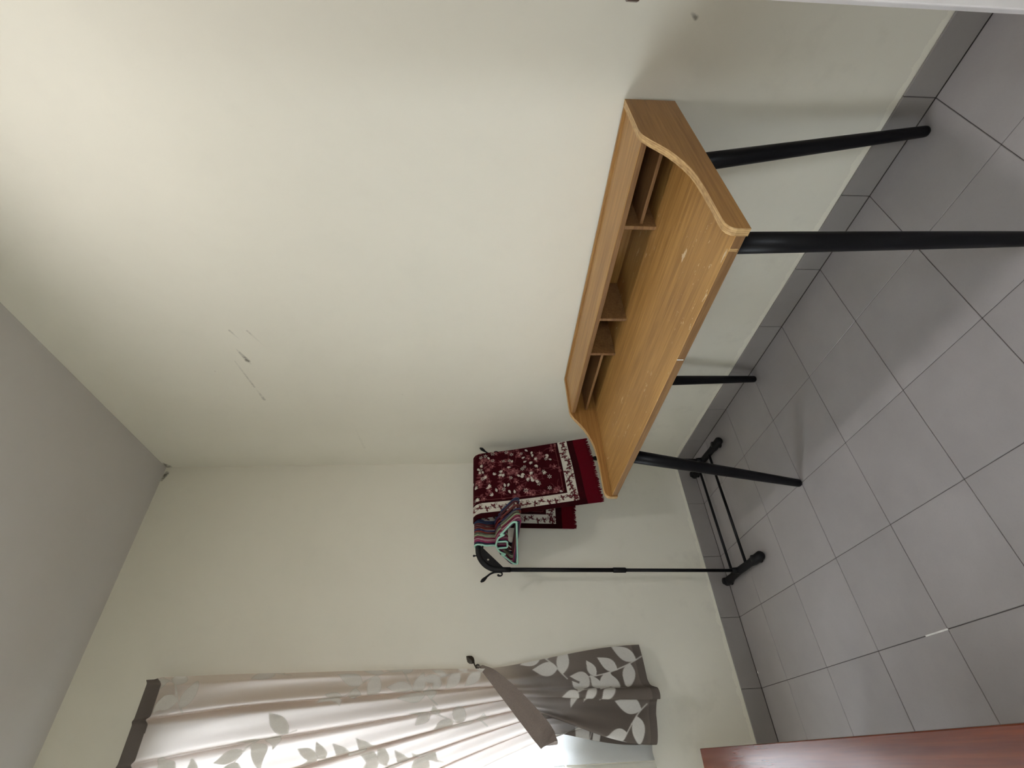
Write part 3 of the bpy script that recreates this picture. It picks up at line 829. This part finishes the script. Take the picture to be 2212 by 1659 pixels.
# bottom plan
bp = catmull([(-.988, -.052, 0), (-1.05, -.075, 0), (-1.11, -.088, 0), (-1.150, -.098, 0), (-1.164, -.128, 0), (-1.174, -.158, 0), (-1.196, -.166, 0), (-1.212, -.150, 0), (-1.208, -.118, 0), (-1.235, -.108, 0),
              (-1.285, -.116, 0), (-1.335, -.112, 0), (-1.362, -.094, 0), (-1.350, -.072, 0), (-1.28, -.062, 0), (-1.22, -.052, 0), (-1.24, -.040, 0), (-1.31, -.036, 0), (-1.36, -.030, 0), (-1.30, -.022, 0), (-1.22, -.018, 0)], 10)
ba = np.array([[p.x, p.y] for p in bp]); bl = np.r_[0, np.cumsum(np.hypot(*np.diff(ba, axis=0).T))]; bl /= bl[-1]
xb = np.interp(Ug, bl, ba[:, 0]); yb = np.interp(Ug, bl, ba[:, 1])
zb = np.interp(Ug, [0, .16, .24, .33, .40, .56, .60, .7, 1.0], [.545, .548, .530, .525, .545, .565, .60, .62, .60])
pv = np.clip(Vg / VT, 0, 1); qv = np.clip((Vg - VT) / (1 - VT), 0, 1)
# upper part: straight hang from the header to the strap, with a little sag
X = np.where(Vg <= VT, xt + (xm - xt) * (0.80 * pv + 0.20 * smooth(pv)), xm + (xb - xm) * smooth(qv ** 0.85))
Z = np.where(Vg <= VT, zt + (zm - zt) * pv, zm + (zb - zm) * qv)
# pleats
nf = 5.95
phs = Ug * nf + 0.10 * np.sin(3.1 * pv + 5 * Ug) * smooth(pv * 3)
dist = np.abs(phs - np.round(phs))
ridge = np.exp(-(dist / np.interp(pv, [0, .03, .2, .7, 1], [.05, .06, .11, .16, .22])) ** 2)
amp = np.interp(pv, [0, .025, .06, .3, .7, 1.0], [.012, .018, .060, .082, .066, .034]) * (0.75 + 0.35 * np.sin(phs * 2.1 + 1.3))
mid = 0.012 * np.sin(2 * math.pi * phs * 2.0 + 4 * pv) * smooth(pv * 2.5) * (1 - .4 * pv)
edge_roll = -0.012 * np.exp(-(Ug / .03) ** 2) * smooth(pv * 4)
Yu = -0.082 - amp * ridge - mid * .7 - edge_roll
X = X + np.where(Vg <= VT, 0.010 * np.sin(2 * math.pi * phs) * smooth(pv * 3) * (1 - 0.3 * pv), 0)
ytie = Yu
Y = np.where(Vg <= VT, Yu, ytie + (yb - ytie) * smooth(qv ** 0.8))
# nothing may pass through the wall
Y = np.minimum(Y, -0.012)
V3 = np.stack([X, Y, Z], -1)
dU = np.linalg.norm(np.diff(V3, axis=1), axis=2)
arc_ = np.concatenate([np.zeros((NZ, 1)), np.cumsum(dU, axis=1)], 1)
# leaf sprigs printed on the cloth: (distance from the edge, height, direction, size)
SPR = [(0.055, 0.55, 1.05, 1.0, 1), (0.335, 0.575, 1.1, 1.0, 0), (0.10, 0.90, 2.6, .95, 0), (0.03, 2.08, 1.9, 1.0, 1), (0.02, 1.66, 1.3, 1.0, 0), (0.18, 2.48, 2.4, 1.0, 1), (0.35, 2.02, 1.2, 1.05, 0),
       (0.22, 1.46, 2.2, 1.0, 1), (0.56, 2.35, 2.2, 1.0, 0), (0.50, 1.66, 1.2, 1.0, 1), (0.40, 1.25, 2.3, 1.0, 0), (0.70, 2.05, 1.6, 1.0, 1), (0.82, 2.45, 1.2, 1.0, 0), (0.66, 1.42, 1.3, 1.0, 1), (0.03, 1.22, 1.8, .9, 0),
       (0.88, 1.75, 2.2, 1.0, 0), (0.55, 0.70, 1.5, 1.0, 1), (1.02, 2.2, 1.2, 1., 1), (0.20, 0.66, 2.0, .8, 0)]
MK = np.zeros((NZ * NU, 1)); sa = arc_.reshape(-1); sb = Z.reshape(-1)
rl = np.random.default_rng(5)
for cx, cz, dr, sz, fl in SPR:
    sg = 1 if fl else -1
    # curved stem
    pts = []; q = dr; p_ = np.array([cx, cz])
    for k in range(9):
        pts.append(tuple(p_)); q += 0.07 * sg; p_ = p_ + 0.033 * sz * np.array([math.cos(q), math.sin(q)])
    stroke(MK, sa, sb, pts, 0.0028, (1,), 0.9, 0.002)
    for k, (i, sd) in enumerate(((1, 1), (2, -1), (4, 1), (5, -1), (7, 1), (8, -1), (8, 0.15))):
        ln = (0.118 if k in (0, 1, 2, 3) else 0.09) * sz * rl.uniform(.85, 1.1)
        leaf(MK, sa, sb, pts[i][0], pts[i][1], ln, ln * 0.275, dr + sg * .07 * i + sd * rl.uniform(.75, 1.15), (1,), 1.0, 0.0026)
dense_shade = np.where(Z > 2.607 + 0.0 * Z, 0.93, 0.0) + 0.80 * smooth((Vg - VT + 0.02) / 0.10) + np.where(Vg > 0.985, 0.10, 0.0)  # doubled header and hem; below the strap, shade put in by blocking backlight
cme = grid_mesh('curtain', V3)
set_float(cme, 'leaf', MK[:, 0] * (Z.reshape(-1) < 2.605)); set_float(cme, 'dense_shade', dense_shade)
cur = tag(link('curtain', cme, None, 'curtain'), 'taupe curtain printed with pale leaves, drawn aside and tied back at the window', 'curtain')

# strap
def ribbon(name, pts, widths, th=0.004):
    P = [Vector(p) for p in pts]; bm = bmesh.new(); rings = []
    for i, p in enumerate(P):
        t = (P[min(i + 1, len(P) - 1)] - P[max(i - 1, 0)]).normalized()
        nrm = Vector((0, -1, 0)) if abs(t.y) < .8 else Vector((-1, 0, 0))
        wdir = t.cross(nrm).normalized(); nn = wdir.cross(t).normalized()
        a = widths[i] / 2
        rings.append([bm.verts.new(p + wdir * a + nn * th / 2), bm.verts.new(p + nn * th), bm.verts.new(p - wdir * a + nn * th / 2), bm.verts.new(p - wdir * a - nn * th / 2), bm.verts.new(p + wdir * a - nn * th / 2)])
    for A, B in zip(rings[:-1], rings[1:]):
        for j in range(5): bm.faces.new((A[j], A[(j + 1) % 5], B[(j + 1) % 5], B[j]))
    bm.faces.new(rings[0][::-1]); bm.faces.new(rings[-1])
    return bm_done(bm, name, False)
tp = catmull([(-1.048, -.050, 1.288), (-1.066, -.092, 1.262), (-1.098, -.140, 1.228), (-1.160, -.158, 1.166), (-1.230, -.160, 1.100), (-1.296, -.150, 1.040), (-1.330, -.122, 1.010), (-1.343, -.085, 0.998)], 6)
tw = list(np.interp(np.linspace(0, 7, len(tp)), range(8), [.016, .026, .046, .066, .080, .086, .080, .06]))
tb = tag(link('curtain_tieback', ribbon('curtain_tieback', tp, tw), None, 'tie'), 'plain taupe fabric strap slung diagonally round the gathered curtain', 'tieback')

# leaf-shaped holdback hook on the wall
hook = empty('curtain_hook', (-1.040, WP, 1.290), 'small dark bronze wall hook with leaf finial holding the curtain strap', 'hook')
bm = bmesh.new()
sweep(bm, catmull([(0, 0, 0), (0, -0.035, 0), (-0.006, -0.052, -0.004), (-0.012, -0.058, 0.004), (-0.004, -0.060, 0.012), (0.006, -0.060, 0.016)], 5), 0.0032, 8)
bmesh.ops.create_cone(bm, segments=16, radius1=0.011, radius2=0.008, depth=0.005, cap_ends=True, matrix=Matrix.Translation((0, -0.0025, 0)) @ Matrix.Rotation(math.pi / 2, 4, 'X'))
link('stem', bm_done(bm, 'stem', True), hook, 'bronze')
bm = bmesh.new()
lv = []
A0 = Vector((0.004, -0.060, 0.013)); ax_ = Vector((0.62, 0, 0.78)).normalized(); sd_ = Vector((-0.78, 0, 0.62))
prof_l = [(0, 0), (.008, .009), (.018, .0155), (.029, .0155), (.039, .0085), (.048, 0)]
upv = [bm.verts.new(A0 + ax_ * a + sd_ * b) for a, b in prof_l]; dnv = [bm.verts.new(A0 + ax_ * a - sd_ * b) for a, b in prof_l[1:-1]]
ridge_v = [bm.verts.new(A0 + ax_ * a + Vector((0, -0.004, 0))) for a, b in prof_l[1:-1]]
lo_ = [upv[0]] + dnv + [upv[-1]]
for side in (upv, lo_):
    bm.faces.new((side[0], side[1], ridge_v[0]))
    for i in range(1, 4): bm.faces.new((side[i], side[i + 1], ridge_v[i], ridge_v[i - 1]))
    bm.faces.new((side[4], side[5], ridge_v[3]))
bm.faces.new(upv + dnv[::-1])
link('leaf_finial', bm_done(bm, 'leaf_finial'), hook, 'bronze')

# rod through the header pocket
rodo = empty('curtain_rod', (-1.80, -0.055, 2.640), 'slim metal curtain rod behind the curtain header above the window', 'curtain rod')
rr_ = tube('rod', [(-2.93, -0.055, 2.640), (-1.075, -0.055, 2.640)], 0.008, 12)
local(link('rod', rr_, rodo, 'rod'), rodo)
for x in (-1.095, -2.90):
    local(link('bracket', boxes('bracket', [((x - .008, -0.060, 2.627), (x + .008, WP, 2.635))]), rodo, 'rod'), rodo)

# white lining gathered behind the taupe curtain, thin voile beyond it
def hang(x0, x1, z0, z1, y, n, amp, cols=90, rows=50, skew=0.0):
    uu, vv = np.meshgrid(np.linspace(0, 1, cols), np.linspace(0, 1, rows))
    X_ = x0 + (x1 - x0) * uu + skew * (1 - vv) * uu
    Y_ = y + amp * np.sin(2 * math.pi * n * uu + .6 * np.sin(5 * vv))
    Z_ = z0 + (z1 - z0) * vv - 0.012 * np.sin(uu * 5) * (1 - vv)
    return grid_mesh('cloth', np.stack([X_, Y_, Z_], -1))
lin = tag(link('lining_curtain', hang(-1.165, -1.412, 0.552, 2.60, -0.030, 2.6, 0.007), None, 'sheer'), 'white lining cloth hanging straight behind the tied taupe curtain', 'curtain')
lin.modifiers.new('thickness', 'SOLIDIFY').thickness = 0.002
voi = tag(link('voile_curtain', hang(-1.416, -1.640, 0.560, 2.60, -0.020, 2.2, 0.006, 90), None, 'sheer2'), 'thin see-through voile curtain over the window beyond the white lining', 'curtain')

# ================================================================== TABLE IN THE FOREGROUND
tab = empty('wooden_table', (-1.3925, -0.537, 0), 'low table with glossy red-brown varnished wooden top at the picture edge', 'table')
tab.rotation_euler = (0, 0, math.radians(-0.83))
TZ = 0.55; TL, TW = 1.55, 0.78
link('tabletop', box('tabletop', (-TW, -TL, TZ - 0.02), (0, 0, TZ), 0.0025, 2), tab, 'redwood')
link('apron', boxes('apron', [((-TW + .05, -TL + .05, TZ - .09), (-.05, -TL + .07, TZ - .02)), ((-TW + .05, -.07, TZ - .09), (-.05, -.05, TZ - .02)),
     ((-TW + .05, -TL + .07, TZ - .09), (-TW + .07, -.07, TZ - .02)), ((-.07, -TL + .07, TZ - .09), (-.05, -.07, TZ - .02))]), tab, 'redwood')
for x in (-TW + .06, -.06):
    for y in (-TL + .06, -.06):
        link('leg', box('leg', (x - .022, y - .022, 0), (x + .022, y + .022, TZ - .02), 0.003, 1), tab, 'redwood')
